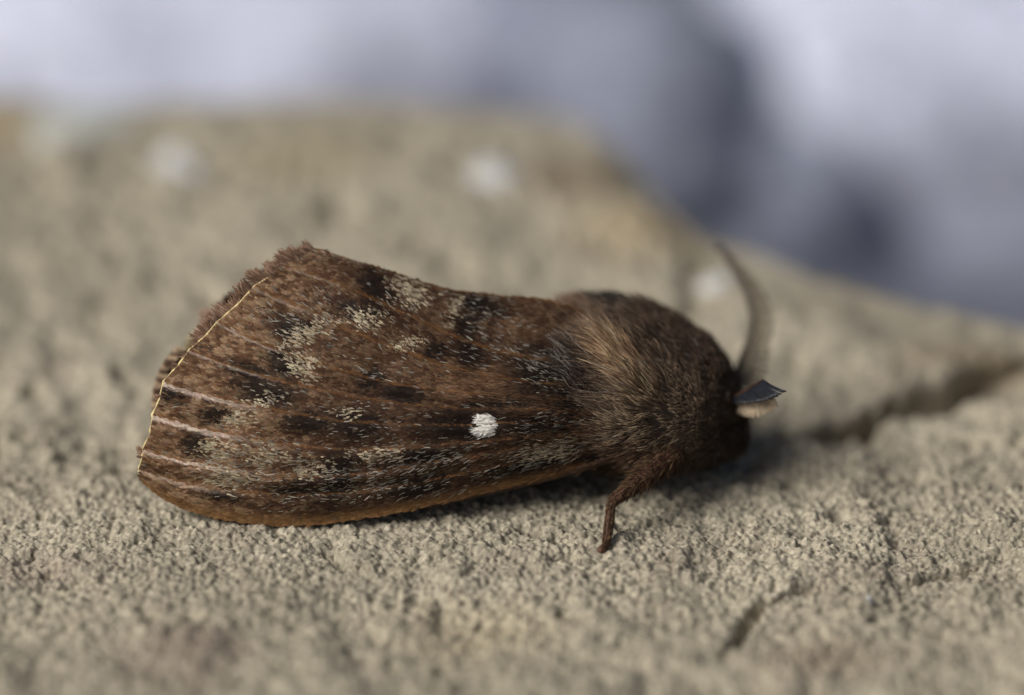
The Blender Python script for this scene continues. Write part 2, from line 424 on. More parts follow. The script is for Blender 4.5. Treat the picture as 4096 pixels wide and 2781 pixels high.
rock('boulder', P(2600, 480, 108), (10, 9, 10), 14, 'smaller shaded grey blurred boulder between the two bright ones', 0.12, 0.4, 2.2, M_mid)

rock('boulder', P(3190, 850, 110), (10, 8, 10), 23, 'small added grey blurred boulder filling the dark gap above the far antenna', 0.12, 0.2, 2.2, M_mid)  # added to fill the near-black gap with a softer grey

# ------------------------------------------------------------------ the moth
MID = 9.5                                   # depth of the moth's plane of symmetry
moth = empty('moth', (0, MID, 0))
moth['label'] = 'brown furry moth with tented mottled wings and one white wing spot, resting on the stone'
moth['category'] = 'moth'

# body: one continuous skin from the head to the tip of the abdomen
#        u,   top v, bottom v, half width
ST = [(850, 1300, 1380, 0.4), (900, 1305, 1450, 1.0), (1000, 1350, 1610, 1.9), (1300, 1390, 1740, 2.8), (1700, 1370, 1800, 3.5), (2050, 1320, 1840, 4.1), (2250, 1240, 1860, 5.0),
      (2330, 1210, 1880, 5.5), (2450, 1192, 1905, 6.0), (2560, 1202, 1915, 6.0), (2700, 1258, 1910, 5.4), (2790, 1312, 1895, 4.8), (2860, 1372, 1880, 4.0),
      (2915, 1455, 1850, 3.1), (2952, 1530, 1835, 2.4), (2982, 1615, 1815, 1.7), (3008, 1700, 1785, 0.7)]
ST = np.array(ST, float)
uu = np.interp(np.linspace(0, 1, 90), np.linspace(0, 1, len(ST)), ST[:, 0])
def scurve(col):
    y = np.interp(uu, ST[:, 0], ST[:, col]); k = np.array([1, 2, 3, 2, 1.0]); k /= k.sum()
    return np.convolve(np.pad(y, 2, mode='edge'), k, 'valid')
bt, bb, bw = scurve(1), scurve(2), scurve(3)
ddm = 4.0
bx = (uu - 2048) / PXMM * (DIST + 5) / DIST
Ut, Ub = (2170 - bt) / PXMM * 1.012, (2170 - bb) / PXMM * 1.012
Uc, Hh = (Ut + Ub) / 2, (Ut - Ub) / 2
bw = np.minimum(bw, Hh * 0.95 / sp)
rz_ = np.sqrt(np.maximum(Hh ** 2 - (bw * sp) ** 2, (0.5 * Hh) ** 2)) / cp
zc = (Uc - MID * sp) / cp
zc = np.maximum(zc, rz_ * 0.93 + 0.25)
NA = 64
an = np.arange(NA) * 2 * math.pi / NA
BV = np.stack([np.broadcast_to(bx[:, None], (90, NA)), MID + bw[:, None] * np.cos(an), zc[:, None] + rz_[:, None] * np.sin(an)], -1)
BQ = np.stack([a for a in (lambda i, j, j2: (i * NA + j, i * NA + j2, (i + 1) * NA + j2, (i + 1) * NA + j))(
    *np.meshgrid(np.arange(89), np.arange(NA), indexing='ij'), (np.meshgrid(np.arange(89), np.arange(NA), indexing='ij')[1] + 1) % NA)], -1).reshape(-1, 4)
bcap = np.concatenate([BV.reshape(-1, 3), BV[:1].mean(1), BV[-1:].mean(1)])
BT = [[j, (j + 1) % NA, 90 * NA] for j in range(NA)] + [[89 * NA + (j + 1) % NA, 89 * NA + j, 90 * NA + 1] for j in range(NA)]
body = mk('body', bcap, BQ[:, ::-1], BT, mat=M_skin, parent=moth)

def body_at(f, a):
    """point and outward normal on the body at station f (0..89) and angle a"""
    i = np.clip(f.astype(int), 0, 88); t = f - i
    lerp = lambda q: q[i] * (1 - t) + q[i + 1] * t
    def pt(fx, ax):
        i_ = np.clip(fx.astype(int), 0, 88); t_ = fx - i_
        g = lambda q: q[i_] * (1 - t_) + q[i_ + 1] * t_
        return np.stack([g(bx), MID + g(bw) * np.cos(ax), g(zc) + g(rz_) * np.sin(ax)], -1)
    p = pt(f, a); e = 1e-3
    du = pt(np.minimum(f + e, 88.999), a) - pt(np.maximum(f - e, 0), a); da = pt(f, a + e) - pt(f, a - e)
    n = norm(np.cross(du, da)); c = np.stack([lerp(bx), np.full_like(t, MID), lerp(zc)], -1)
    return p, n * np.sign(((p - c) * n).sum(-1))[:, None]

# ---- forewing: veins fan out from the root; s runs from the costa (bottom) to the ridge, t from the outer margin to the root
CUR = [
    [(562, 1915), (640, 1988), (780, 2050), (950, 2090), (1200, 2106), (1500, 2070), (1800, 2000), (2100, 1930), (2350, 1868), (2600, 1790)],
    [(558, 1880), (700, 1925), (944, 1970), (1300, 1985), (1600, 1945), (2000, 1860), (2300, 1805), (2600, 1770)],
    [(578, 1800), (700, 1835), (944, 1880), (1200, 1915), (1500, 1895), (1900, 1815), (2300, 1765), (2600, 1750)],
    [(618, 1660), (760, 1700), (1010, 1757), (1300, 1800), (1600, 1800), (1900, 1765), (2250, 1735), (2600, 1725)],
    [(664, 1527), (780, 1568), (944, 1610), (1200, 1665), (1500, 1700), (1900, 1700), (2250, 1690), (2600, 1700)],
    [(765, 1401), (880, 1450), (1077, 1515), (1300, 1570), (1600, 1620), (1900, 1640), (2250, 1640), (2600, 1675)],
    [(880, 1288), (960, 1335), (1100, 1400), (1400, 1500), (1700, 1560), (2000, 1590), (2300, 1600), (2600, 1650)],
    [(1026, 1148), (1120, 1195), (1254, 1255), (1500, 1370), (1750, 1460), (2000, 1520), (2300, 1550), (2600, 1600)],
    [(1140, 1070), (1250, 1100), (1400, 1160), (1600, 1250), (1800, 1345), (2000, 1415), (2300, 1470), (2600, 1540)],
    [(1262, 1000), (1400, 1042), (1600, 1102), (1760, 1156), (1950, 1186), (2200, 1204), (2400, 1275), (2600, 1380)]]
NT = 121
CG = np.stack([resample(c, NT) for c in CUR])                    # 10, NT, 2
tt = np.linspace(0, 1, NT)
DDK = np.array([  # t = 0, .25, .5, .75, 1
    [1.9, 1.2, 1.1, 1.8, 2.6], [1.2, .5, .4, 1.0, 2.2], [.8, .1, 0., .6, 2.0], [.6, -.1, -.2, .3, 1.8], [.6, -.2, -.3, .1, 1.7],
    [.7, -.1, -.2, .1, 1.7], [.9, .1, .0, .3, 1.8], [1.2, .6, .5, .8, 2.0], [1.6, 1.3, 1.5, 1.9, 2.6]])
DDG = np.stack([np.interp(tt, np.linspace(0, 1, 5), r) for r in DDK])
Ur = (2170 - CG[9, :, 1]) / PXMM
DDG = np.concatenate([DDG, ((MID - 0.12 - Ur * 1.01 * sp) / cp)[None]])
DDG[9] -= sstep(0.75, 1.0, tt) * 1.5
ker = np.ones(13) / 13
DDG = np.stack([np.convolve(np.pad(r, 6, mode='edge'), ker, 'valid') for r in DDG])

def catmull(G, s):
    """interpolate the ten control curves across the wing; s in 0..9"""
    i = np.clip(np.floor(s).astype(int), 0, 8); f = (s - i)
    n = G.shape[0]
    p0, p1, p2, p3 = G[np.maximum(i - 1, 0)], G[i], G[i + 1], G[np.minimum(i + 2, n - 1)]
    f = f.reshape(f.shape + (1,) * (G.ndim - 1))
    return 0.5 * (2 * p1 + (p2 - p0) * f + (2 * p0 - 5 * p1 + 4 * p2 - p3) * f ** 2 + (3 * p1 - p0 - 3 * p2 + p3) * f ** 3)
NS = 181
ss = np.linspace(0, 9, NS)
WUV = catmull(CG, ss); WDD = catmull(DDG, ss)                     # NS,NT,(2)
frac = ss - np.floor(ss)
pleat = np.where(frac < 0.78, frac / 0.78, (1 - frac) / 0.22) - 0.5   # asymmetric folds along the veins
pleat = np.convolve(np.pad(pleat, 2, mode='edge'), np.ones(5) / 5, 'valid')
fade = np.exp(-tt * 3.2)
WDD = WDD - pleat[:, None] * 0.42 * fade * (sstep(0.2, 1.2, ss) * (1 - sstep(7.6, 8.6, ss)))[:, None]
WDD = WDD + 0.1 * np.sin(ss * 2 * math.pi)[:, None] * (1 - fade) * (1 - tt)
WDD = WDD + (fbm(WUV[..., 0] * 0.006, WUV[..., 1] * 0.012, 3) - 0.5) * 0.25
WUV[..., 0] += ((0.5 - np.abs(frac - 0.5)) * 26 - 6)[:, None] * np.exp(-tt * 25) * (sstep(1, 2, ss) * (1 - sstep(8, 8.8, ss)))[:, None]
WP = P(WUV[..., 0], WUV[..., 1], WDD)
WP[..., 1] = np.minimum(WP[..., 1], MID - 0.06)
dS = np.gradient(WP, axis=0); dT = np.gradient(WP, axis=1)
WN = norm(np.cross(dS, dT)); WN *= np.sign((WN @ -FWD).mean())
wing_dir = norm(-dT)                                             # root -> margin
tipline = sstep(0, 0.015, tt)[None, :, None]

# ---- wing pattern (the moth's own colours, plus painted sheen by the outer veins)
OB, MB, DK, RU = L(114, 90, 68), L(76, 58, 44), L(26, 21, 18), L(86, 66, 48)
PL, PG, CT, OV, GW = L(202, 186, 156), L(150, 131, 107), L(118, 92, 60), L(116, 84, 50), L(188, 180, 164)
def ell(u, v, cu, cv, ru, rv, ang=0.0, soft=0.45):
    c, s = math.cos(math.radians(ang)), math.sin(math.radians(ang))
    x = (u - cu) * c + (v - cv) * s; y = -(u - cu) * s + (v - cv) * c
    return 1 - sstep(1 - soft, 1 + soft, np.sqrt((x / ru) ** 2 + (y / rv) ** 2))
DARK = [(1180, 1318, 85, 50, 15), (1140, 1455, 75, 70, 30), (1080, 1570, 130, 55, 8), (1515, 1160, 62, 95, -20), (1440, 1258, 105, 42, 10), (1950, 1225, 120, 45, 18),
        (860, 1655, 65, 40, 10), (805, 1775, 55, 55, 0), (1365, 1910, 85, 120, 20), (1500, 1525, 50, 55, 0), (1880, 1702, 200, 75, 0), (2150, 1700, 190, 38, -2), (2190, 1490, 130, 125, 0),
        (1450, 1700, 120, 60, 0), (1250, 1690, 110, 45, 5), (2120, 1850, 230, 34, -13), (1700, 1930, 160, 40, -12), (1200, 1960, 110, 30, 0), (1630, 1590, 90, 40, 8), (1900, 1420, 60, 80, 20),
        (2330, 1600, 90, 90, 0), (1700, 1830, 150, 40, -8), (900, 1985, 110, 22, 8), (1880, 1320, 40, 90, 15), (2420, 1800, 80, 30, -8), (1760, 1405, 60, 30, 20), (2000, 1620, 160, 25, 0),
        (700, 1590, 60, 30, 12), (1000, 1500, 120, 40, 18)]
PALE = [(1230, 1340, 110, 34, -26), (1225, 1468, 62, 42, 30), (1655, 1180, 80, 62, 35), (1475, 1285, 75, 34, 8), (970, 1675, 62, 34, 0), (885, 1805, 58, 34, 10), (930, 1915, 85, 36, 6),
        (1830, 1255, 22, 70, 10), (1655, 1378, 48, 24, -15), (1070, 1600, 55, 18, -5), (1510, 1815, 90, 26, -5), (1270, 1880, 60, 40, 0), (1060, 1820, 90, 24, 4), (1420, 1660, 40, 22, 0), (2210, 1800, 110, 30, -14)]
FLECK = [(2030, 1330, 150, 90, 25, .25), (2210, 1480, 95, 75, 15, .35), (2150, 1700, 190, 36, -2, .22), (2210, 1805, 150, 40, -14, .55), (1580, 1880, 280, 66, -12, .55), (1500, 1965, 160, 30, -14, .5), (1050, 1850, 250, 90, 4, .4), (1700, 1700, 150, 50, 0, .10),
         (1350, 1660, 260, 60, 0, .10), (1500, 1800, 250, 60, -5, .16), (1300, 1350, 330, 130, 20, .10), (1850, 1920, 230, 40, -13, .25), (1650, 1400, 180, 80, 20, .08), (1300, 1950, 230, 60, 0, .14), (2350, 1720, 120, 60, 0, .2)]

def pattern(u, v, s, t, n, seed=5):
    """base colour of each scale, plus the chance of it being a pale fleck"""
    r = np.random.default_rng(seed)
    wu = u + (fbm(s * 3.1, t * 9, 3) - 0.5) * 70 + r.normal(size=n) * 14; wv = v + (fbm(s * 2.7 + 40, t * 9, 3) - 0.5) * 46 + r.normal(size=n) * 8
    o = sstep(1500, 850, wu - (1500 - wv) * 0.25)[:, None]
    c = MB * (1 - o) + OB * o
    # warm mid-wing band and brown base
    w = (ell(wu, wv, 1560, 1450, 260, 170, 15, .6) * .6)[:, None]; c = c * (1 - w) + RU * w
    w = (ell(wu, wv, 1890, 1530, 210, 75, 8, .6) * .75)[:, None]; c = c * (1 - w) + L(106, 83, 62) * w
    w = (ell(wu, wv, 2150, 1345, 170, 45, 26, .6) * .6)[:, None]; c = c * (1 - w) + L(112, 86, 62) * w
    # clumpy light and dark mottling
    mo = fbm(s * 7, t * 60, 2); m2 = fbm(s * 16 + 9, t * 95 + 3, 2)
    k = sstep(0.52, 0.64, 0.5 * mo + 0.5 * m2)[:, None]; c = c * (1 - 0.55 * k) + L(58, 40, 30) * 0.55 * k
    k = sstep(0.5, 0.38, 0.4 * mo + 0.6 * m2)[:, None] * (0.25 + 0.6 * o); c = c * (1 - k) + PG * k
    dk = np.zeros(n)
    for d in DARK: dk = np.maximum(dk, ell(wu, wv, *d, .75))
    dk = np.clip(dk * 1.15 - 0.1 * r.random(n), 0, 1)[:, None]; c = c * (1 - dk * 0.94) + DK * dk * 0.94
    # sheen of bare membrane, painted as pale stripes under the outer veins
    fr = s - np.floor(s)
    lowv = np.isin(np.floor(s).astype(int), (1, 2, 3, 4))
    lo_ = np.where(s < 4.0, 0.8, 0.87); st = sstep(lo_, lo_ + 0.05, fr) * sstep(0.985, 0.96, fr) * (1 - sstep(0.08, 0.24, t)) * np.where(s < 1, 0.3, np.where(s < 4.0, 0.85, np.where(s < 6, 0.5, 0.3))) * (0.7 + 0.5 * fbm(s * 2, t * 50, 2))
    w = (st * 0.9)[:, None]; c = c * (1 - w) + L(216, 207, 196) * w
    vn = np.exp(-((np.minimum(fr, 1 - fr)) / 0.045) ** 2)[:, None] * 0.65; c = c * (1 - vn) + OV * vn
    # tan costal edge
    ce = sstep(0.55, 0.2, s)[:, None] * 0.85; c = c * (1 - ce) + CT * ce
    pa = np.zeros(n)
    for d in PALE: pa = np.maximum(pa, ell(wu, wv, *d, .75))
    pf = pa * 0.75
    fl_ = np.zeros(n)
    for d in FLECK: fl_ = np.maximum(fl_, ell(u, v, *d[:5]) * d[5])
    tone = np.array([1.09, 0.97, 0.885])
    isp = r.random(n) < pf; isf = (~isp) & (r.random(n) < fl_ * 0.16 + 0.035 * sstep(0.5, 0.68, fbm(s * 2.3 + 11, t * 14, 3)) * sstep(0.3, 0.9, s) + 0.002)
    c[isp] = PL * r.uniform(0.38, 1.0, (isp.sum(), 1)) / tone; c[isf] = GW * r.uniform(0.2, 0.95, (isf.sum(), 1)) / tone
    c = c * np.exp(r.normal(size=(n, 1)) * 0.17) * (1 + r.normal(size=(n, 3)) * 0.03)
    return np.clip(c * tone, 0.004, 0.85), isp, isf, st

def wing_sample(n, seed, cond=None):
    r = np.random.default_rng(seed)
    ar = np.linalg.norm(np.cross(dS, dT), axis=-1)[:-1, :-1].ravel(); ar = ar / ar.sum()
    c = r.choice(len(ar), n, p=ar); i = c // (NT - 1); j = c % (NT - 1); a = r.random(n); b = r.random(n)
    f = lambda G: (G[i, j] * ((1 - a) * (1 - b))[:, None] + G[i + 1, j] * (a * (1 - b))[:, None] + G[i, j + 1] * ((1 - a) * b)[:, None] + G[i + 1, j + 1] * (a * b)[:, None])
    uv = f(WUV)
    return f(WP), norm(f(WN)), norm(f(wing_dir)), uv[:, 0], uv[:, 1], (i + a) / (NS - 1) * 9, (j + b) / (NT - 1), r

wing = empty('forewing', P(2600, 1700, 3.0), moth)
# membrane: a thin closed blade
sg, tg_ = np.meshgrid(ss, tt, indexing='ij')
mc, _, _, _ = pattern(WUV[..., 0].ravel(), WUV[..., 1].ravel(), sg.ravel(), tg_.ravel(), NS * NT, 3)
front = WP.reshape(-1, 3); back = (WP - WN * 0.07).reshape(-1, 3)
Qf = grid_faces(NS, NT); nvt = NS * NT
rim = []
ring = [(i, 0) for i in range(NS)] + [(NS - 1, j) for j in range(1, NT)] + [(i, NT - 1) for i in range(NS - 2, -1, -1)] + [(0, j) for j in range(NT - 2, 0, -1)]
ri = np.array([a * NT + b for a, b in ring]); ri2 = np.roll(ri, -1)
rim = np.stack([ri, ri2, ri2 + nvt, ri + nvt], -1)
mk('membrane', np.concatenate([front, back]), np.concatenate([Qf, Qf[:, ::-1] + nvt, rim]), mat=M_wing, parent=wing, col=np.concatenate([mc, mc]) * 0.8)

# scale coat
n = 120000
p, nn, dr, u, v, s, t, r = wing_sample(n, 21)
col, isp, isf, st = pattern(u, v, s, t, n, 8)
side = np.cross(nn, dr)
d = norm(dr + side * (r.normal(size=n) * (0.12 + 0.12 * isf) + (fbm(u * 0.012, v * 0.012, 2) - 0.5) * 0.5)[:, None])
basey = sstep(1500, 2300, u)
ln = r.uniform(0.22, 0.42, n) * (1 + 0.7 * basey) ; wd = r.uniform(0.09, 0.15, n) * (1 - 0.4 * basey)
ln[isp] *= 1.05; wd[isp] *= 0.75; ln[isf] = r.uniform(0.25, 0.6, isf.sum()) * (1 + 0.35 * basey[isf]); wd[isf] = r.uniform(0.035, 0.065, isf.sum())
ln = np.minimum(ln, t * 24 + 0.04); lift = r.uniform(0.03, 0.2, n); lift[isf] = r.uniform(0.15, 0.35, isf.sum())
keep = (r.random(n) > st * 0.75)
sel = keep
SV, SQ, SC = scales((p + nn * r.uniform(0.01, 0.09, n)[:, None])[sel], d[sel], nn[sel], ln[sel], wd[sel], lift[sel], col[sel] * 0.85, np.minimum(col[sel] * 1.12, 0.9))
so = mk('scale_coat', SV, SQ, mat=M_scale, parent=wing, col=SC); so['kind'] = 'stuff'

# long hair on the wing base
n = 15000
p, nn, dr, u, v, s, t, r = wing_sample(60000, 22)
w = sstep(1750, 2350, u) * (0.25 + 0.75 * sstep(1750, 1500, v)) * sstep(2620, 2450, u)
idx = np.where(r.random(60000) < w * 0.75)[0]
p, nn, dr, u, v, s, t = (a[idx] for a in (p, nn, dr, u, v, s, t)); n = len(idx)
col, isp, isf, st = pattern(u, v, s, t, n, 9)
side = np.cross(nn, dr)
d = norm(dr + nn * (r.uniform(0.12, 0.4, n) + 0.25 * sstep(2150, 2400, u))[:, None] + side * (r.normal(size=n) * 0.2 + (fbm(u * .02, v * .02, 2) - .5) * .9)[:, None])
HV, HQ, HT, HC = hairs(p, d, -nn * 0.15, r.uniform(0.6, 1.3, n), np.where(isf | isp, 0.016, 0.02), col * np.where(isf | isp, .25, .7)[:, None], np.minimum(col * 1.25, .9), 3, 4)
o = mk('base_hair', HV, HQ, HT, mat=M_hair, parent=wing, col=HC); o['kind'] = 'stuff'

# veins and the pale cord of the outer margin
for k in range(1, 9):
    i = int(round(k / 9 * (NS - 1))); e = NT if k > 3 else NT
    j = np.arange(0, 92, 2)
    path = WP[i, j] + WN[i, j] * 0.02
    V_, Q_, T_ = tube(path, np.interp(j / 120, [0, .3, .8], [0.075, 0.06, 0.03]), 8)
    mk('vein', V_, Q_, T_, mat=M_vein, parent=wing)
i = np.arange(6, NS - 12)
path = WP[i, 0] + wing_dir[i, 0] * 0.02
V_, Q_, T_ = tube(path, np.interp(i, [6, 30, 130, NS - 12], [0.05, 0.075, 0.075, 0.035]) * (0.35 + 1.2 * vnoise(i * 0.45, i * 0)), 8)
mk('margin_cord', V_, Q_, T_, mat=M_margin, parent=wing)

# fringe: tufts of flat scales beyond the margin, worn away towards the apex
r = np.random.default_rng(31); n = 9000
s = r.uniform(0.2, 9, n); i = np.clip((s / 9 * (NS - 1)), 0, NS - 1.001); a = i.astype(int); f = (i - a)[:, None]
p = WP[a, 0] * (1 - f) + WP[a + 1, 0] * f; nn = norm(WN[a, 0]); dr = wing_dir[a, 0]
full = sstep(4.6, 6.2, s); tuft = fbm(s * 2.1 + 3, s * 0 + 2, 2)
fr = s - np.floor(s)
dens = np.where(s > 7.9, 1.0, full * (0.25 + 0.9 * sstep(0.42, 0.55, tuft)) * sstep(0.03, 0.2, fr) * sstep(0.99, 0.85, fr) + (1 - full) * 0.35 * sstep(0.62, 0.7, tuft))
k = r.random(n) < dens; p, nn, dr, s = p[k], nn[k], dr[k], s[k]; n = len(p)
along = norm(np.cross(nn, dr))
bias = np.where(s > 5, 0.35, 0.0)
upm = np.sign((along @ UPV))[:, None] * along
d = norm(dr + upm * (bias + r.normal(size=n) * 0.22 + 1.4 * (fbm(s * 4 + 50, s * 0, 2) - .5))[:, None] + nn * (r.normal(size=n) * 0.12)[:, None])
ln = r.uniform(0.3, 1.0, n) * (0.55 + 0.45 * sstep(4, 7, s)) * (0.6 + 0.8 * fbm(s * 5, s * 0, 2)); c = np.where((r.random(n) < 0.6)[:, None], L(122, 94, 74), L(158, 130, 108)) * r.uniform(.7, 1.2, (n, 1))
SV, SQ, SC = scales(p - d * 0.08, d, nn, ln, r.uniform(0.05, 0.09, n), r.uniform(-.1, .15, n), c * 0.9, c * 1.1)
o = mk('fringe', SV, SQ, mat=M_scale, parent=wing, col=SC); o['kind'] = 'stuff'

# short hair standing along the ridge so that its line is not razor clean
r = np.random.default_rng(32); n = 3500
j = r.uniform(0, 112, n); a = j.astype(int); f = (j - a)[:, None]
p = WP[NS - 1, a] * (1 - f) + WP[NS - 1, a + 1] * f; dr = wing_dir[NS - 1, a]
d = norm(dr * 1.0 + np.array([0, 0, 1]) * r.uniform(0.0, 0.35, n)[:, None] + r.normal(size=(n, 3)) * 0.12)
uvr = WUV[NS - 1, a]; c, _, _, _ = pattern(uvr[:, 0], uvr[:, 1] + 20, np.full(n, 8.8), j / 120, n, 12)
HV, HQ, HT, HC = hairs(p, d, np.array([[-.1, 0, -.1]]), r.uniform(0.2, 0.5, n), np.full(n, 0.022), c * 0.8, c * 1.1, 2, 5)
o = mk('ridge_hair', HV, HQ, HT, mat=M_hair, parent=wing, col=HC); o['kind'] = 'stuff'

# the white spot: a fan of dense white scales
r = np.random.default_rng(33); n = 1500
q = r.random(n); w = r.uniform(-1, 1, n)
su = 1992 - q * 62; sv = 1703 + w * np.interp(q, [0, .15, .6, 1], [24, 34, 35, 38]) + 6 * q + 10 * (vnoise(q * 3, w * 2) - .5)
GUV = WUV.reshape(-1, 2)
near = np.array([np.argmin((GUV[:, 0] - a) ** 2 + (GUV[:, 1] - b) ** 2) for a, b in zip(su, sv)])
dds = WDD.ravel()[near]; nn = WN.reshape(-1, 3)[near]
p = P(su, sv, dds - 0.08)
dimg = -RGT + UPV * (-w * 0.5 + 0.05)[:, None] + r.normal(size=(n, 3)) * 0.12
d = norm(dimg - nn * (dimg * nn).sum(-1, keepdims=True)); d = norm(d + nn * r.uniform(0.15, 0.45, n)[:, None])
HV, HQ, HT, HC = hairs(p, d, -nn * 0.12, r.uniform(0.2, 0.5, n) * (0.6 + 1.3 * vnoise(w * 3.5 + 9, w * 0)), np.full(n, 0.024), np.tile(L(226, 222, 210), (n, 1)), np.tile(L(250, 248, 242), (n, 1)), 3, 6)
o = mk('white_spot', HV, HQ, HT, mat=M_hair, parent=wing, col=HC); o['label'] = 'small fluffy white spot on the dark wing'

# hindwing folded under the forewing: its costal edge shows below, its chequered fringe behind the outer margin
M_hind = mat_plain('hindwing_brown', L(92, 70, 56), 0.5, 0.4, 3.0, 0.3, 0.4)
hind = empty('hindwing', P(2450, 1800, 4.5), moth)
ho = resample([(740, 1400), (690, 1450), (655, 1530), (640, 1600), (655, 1680)], 60); hr = np.array([2300.0, 1600.0])
tq = np.linspace(0, 1, 30)
hu = ho[:, None, :] * (1 - tq)[None, :, None] + hr * tq[None, :, None]
HW = P(hu[..., 0], hu[..., 1], 4.2 + 0.15 * np.sin(np.linspace(0, 20, 60))[:, None] * (1 - tq) + 0.5 * tq)
nh = HW.shape[0] * HW.shape[1]; Qh = grid_faces(60, 30)
ring = [(i, 0) for i in range(60)] + [(59, j) for j in range(1, 30)] + [(i, 29) for i in range(58, -1, -1)] + [(0, j) for j in range(28, 0, -1)]
ri = np.array([a * 30 + b for a, b in ring]); ri2 = np.roll(ri, -1)
mk('membrane', np.concatenate([HW.reshape(-1, 3), HW.reshape(-1, 3) + FWD * 0.07]), np.concatenate([Qh, Qh[:, ::-1] + nh, np.stack([ri, ri2, ri2 + nh, ri + nh], -1)]), mat=M_hind, parent=hind)
r = np.random.default_rng(35); n = 1800; q = r.uniform(0, 58.9, n); a = q.astype(int); f = (q - a)[:, None]
p = HW[a, 0] * (1 - f) + HW[a + 1, 0] * f; d = norm(HW[a, 0] - HW[a, 3]); d = norm(d + r.normal(size=(n, 3)) * .12)
ck = (np.sin(q * 0.82) > 0)[:, None]
c = np.where(ck, L(204, 178, 146), L(112, 86, 70)) * r.uniform(.8, 1.1, (n, 1))
SV, SQ, SC = scales(p - d * .05, d, np.tile(-FWD, (n, 1)), r.uniform(.35, .6, n), r.uniform(.06, .1, n), r.uniform(-.1, .1, n), c, c)
o = mk('fringe', SV, SQ, mat=M_scale, parent=hind, col=SC); o['kind'] = 'stuff'
hp = resample([(1480, 2052), (1700, 2008), (1900, 1962), (2100, 1920), (2300, 1880), (2440, 1845)], 40)
hq = resample([(1500, 2062), (1700, 2034), (1900, 1992), (2100, 1948), (2280, 1905), (2440, 1850)], 40)
top = P(hp[:, 0], hp[:, 1] - 30, 1.9 + 0 * hp[:, 0]); bot = P(hq[:, 0], hq[:, 1], 1.9 + 0 * hq[:, 0]); bk = bot + np.array([0, 0.35, 0.2]); tk = top + np.array([0, .35, 0.2])
V_ = np.stack([top, bot, bk, tk], 1).reshape(-1, 3)
i = np.arange(39)[:, None, None] * 4; Q_ = (i + np.array([[0, 1, 5, 4], [1, 2, 6, 5], [2, 3, 7, 6], [3, 0, 4, 7]])[None]).reshape(-1, 4)
mk('costal_edge', V_, Q_, mat=M_hind, parent=hind)

# far forewing: the mirror image across the moth's plane of symmetry
FAR_TILT = -12.0
def mirror(o, parent):
    c = o.copy(); sc.collection.objects.link(c); c.parent = parent
    for ch in list(o.children): 
        m = ch.copy(); sc.collection.objects.link(m); m.parent = c
    c.scale = (1, -1, 1)
    lp = np.array([o.location[0], -o.location[1], o.location[2]]) / S; th = math.radians(FAR_TILT)
    y, z = lp[1], lp[2] - 12.5                                  # hinged at the ridge, a little steeper than the near wing
    c.location = Vector(np.array([lp[0] + 1.15, y * math.cos(th) - z * math.sin(th), y * math.sin(th) + z * math.cos(th) + 11.8]) * S)
    c.rotation_euler = (th, 0, 0)
    return c
mirror(wing, moth); mirror(hind, moth)

# ---- fur of thorax, head and abdomen
def fur(n, f0, f1, a0, a1, seed):
    r = np.random.default_rng(seed)
    f = np.interp(r.random(n), np.linspace(0, 1, 50), np.linspace(f0, f1, 50)); a = r.uniform(a0, a1, n)
    p, nn = body_at(f, a); u, v = PX(p)
    return p, nn, u, v, f, a, r
fi = lambda u_: float(np.interp(u_, uu, np.arange(90)))
p, nn, u, v, f, a, r = fur(70000, fi(2255), 89, -0.15 * math.pi + math.pi * 0.0, 2 * math.pi - 0.15 * math.pi, 41)
# keep most on the side that faces up and outward, few below
k = r.random(len(p)) < np.where(nn[:, 2] < -0.55, 0.25, np.where(nn[:, 1] > 0.3, 0.5, 1.0))
p, nn, u, v, f, a = (x[k] for x in (p, nn, u, v, f, a)); n = len(p)
th = np.interp(v, [1150, 1300, 1450, 1600, 1720, 1850], [48, 50, 42, 26, 6, -12]) + 40 * (fbm(u * .012, v * .012, 2) - .5) + 50 * (fbm(u * .035, v * .035, 1) - .5)
th = np.radians(np.where(nn[:, 1] > 0.35, 40, th))
far_side = np.where(nn[:, 1] > 0.35, -1.0, 1.0)[:, None]
img = -RGT * np.cos(th)[:, None] + np.array([0, 0, 1.0]) * np.sin(th)[:, None] + np.array([0, 0.35, 0]) * np.sin(th)[:, None] * far_side
tang = norm(img - nn * (img * nn).sum(-1, keepdims=True))
clump = fbm(u * 0.02, v * 0.02, 2)
tu = ell(u, v, 2535, 1490, 165, 62, 52, .5)
d = norm(tang + nn * (0.34 + 0.12 * tu + 0.7 * (clump - .5) + r.normal(size=n) * 0.15)[:, None] + r.normal(size=(n, 3)) * 0.1)
front_ = sstep(2560, 2760, u)
base = np.tile(L(58, 46, 37), (n, 1)); tip = np.tile(L(126, 106, 86), (n, 1))
def blend(w, b_, t_):
    global base, tip
    w = w[:, None]; base = base * (1 - w) + b_ * w; tip = tip * (1 - w) + t_ * w
blend(ell(u, v, 2700, 1330, 240, 120, 30, .6), L(44, 35, 28), L(98, 80, 64))
blend(ell(u, v, 2480, 1190, 110, 45, 5, .5) * .9, L(26, 24, 22), L(62, 58, 52))
blend(ell(u, v, 2310, 1225, 90, 55, 5, .6), L(70, 54, 44), L(146, 120, 98))
blend(np.clip(tu, 0, 1) * .9, L(104, 79, 57), L(182, 149, 115))
blend(ell(u, v, 2300, 1520, 110, 130, 0, .5), L(26, 19, 17), L(52, 42, 38))
blend(ell(u, v, 2620, 1690, 170, 120, 0, .6) * .7, L(50, 41, 33), L(164, 142, 114))
blend(ell(u, v, 2500, 1830, 140, 60, -15, .6) * .8, L(58, 42, 32), L(112, 86, 66))
blend(sstep(2720, 2900, u) * .6, L(40, 30, 25), L(76, 58, 46))
blend(ell(u, v, 2640, 1560, 120, 90, 20, .7) * .5, L(62, 50, 39), L(156, 132, 106))
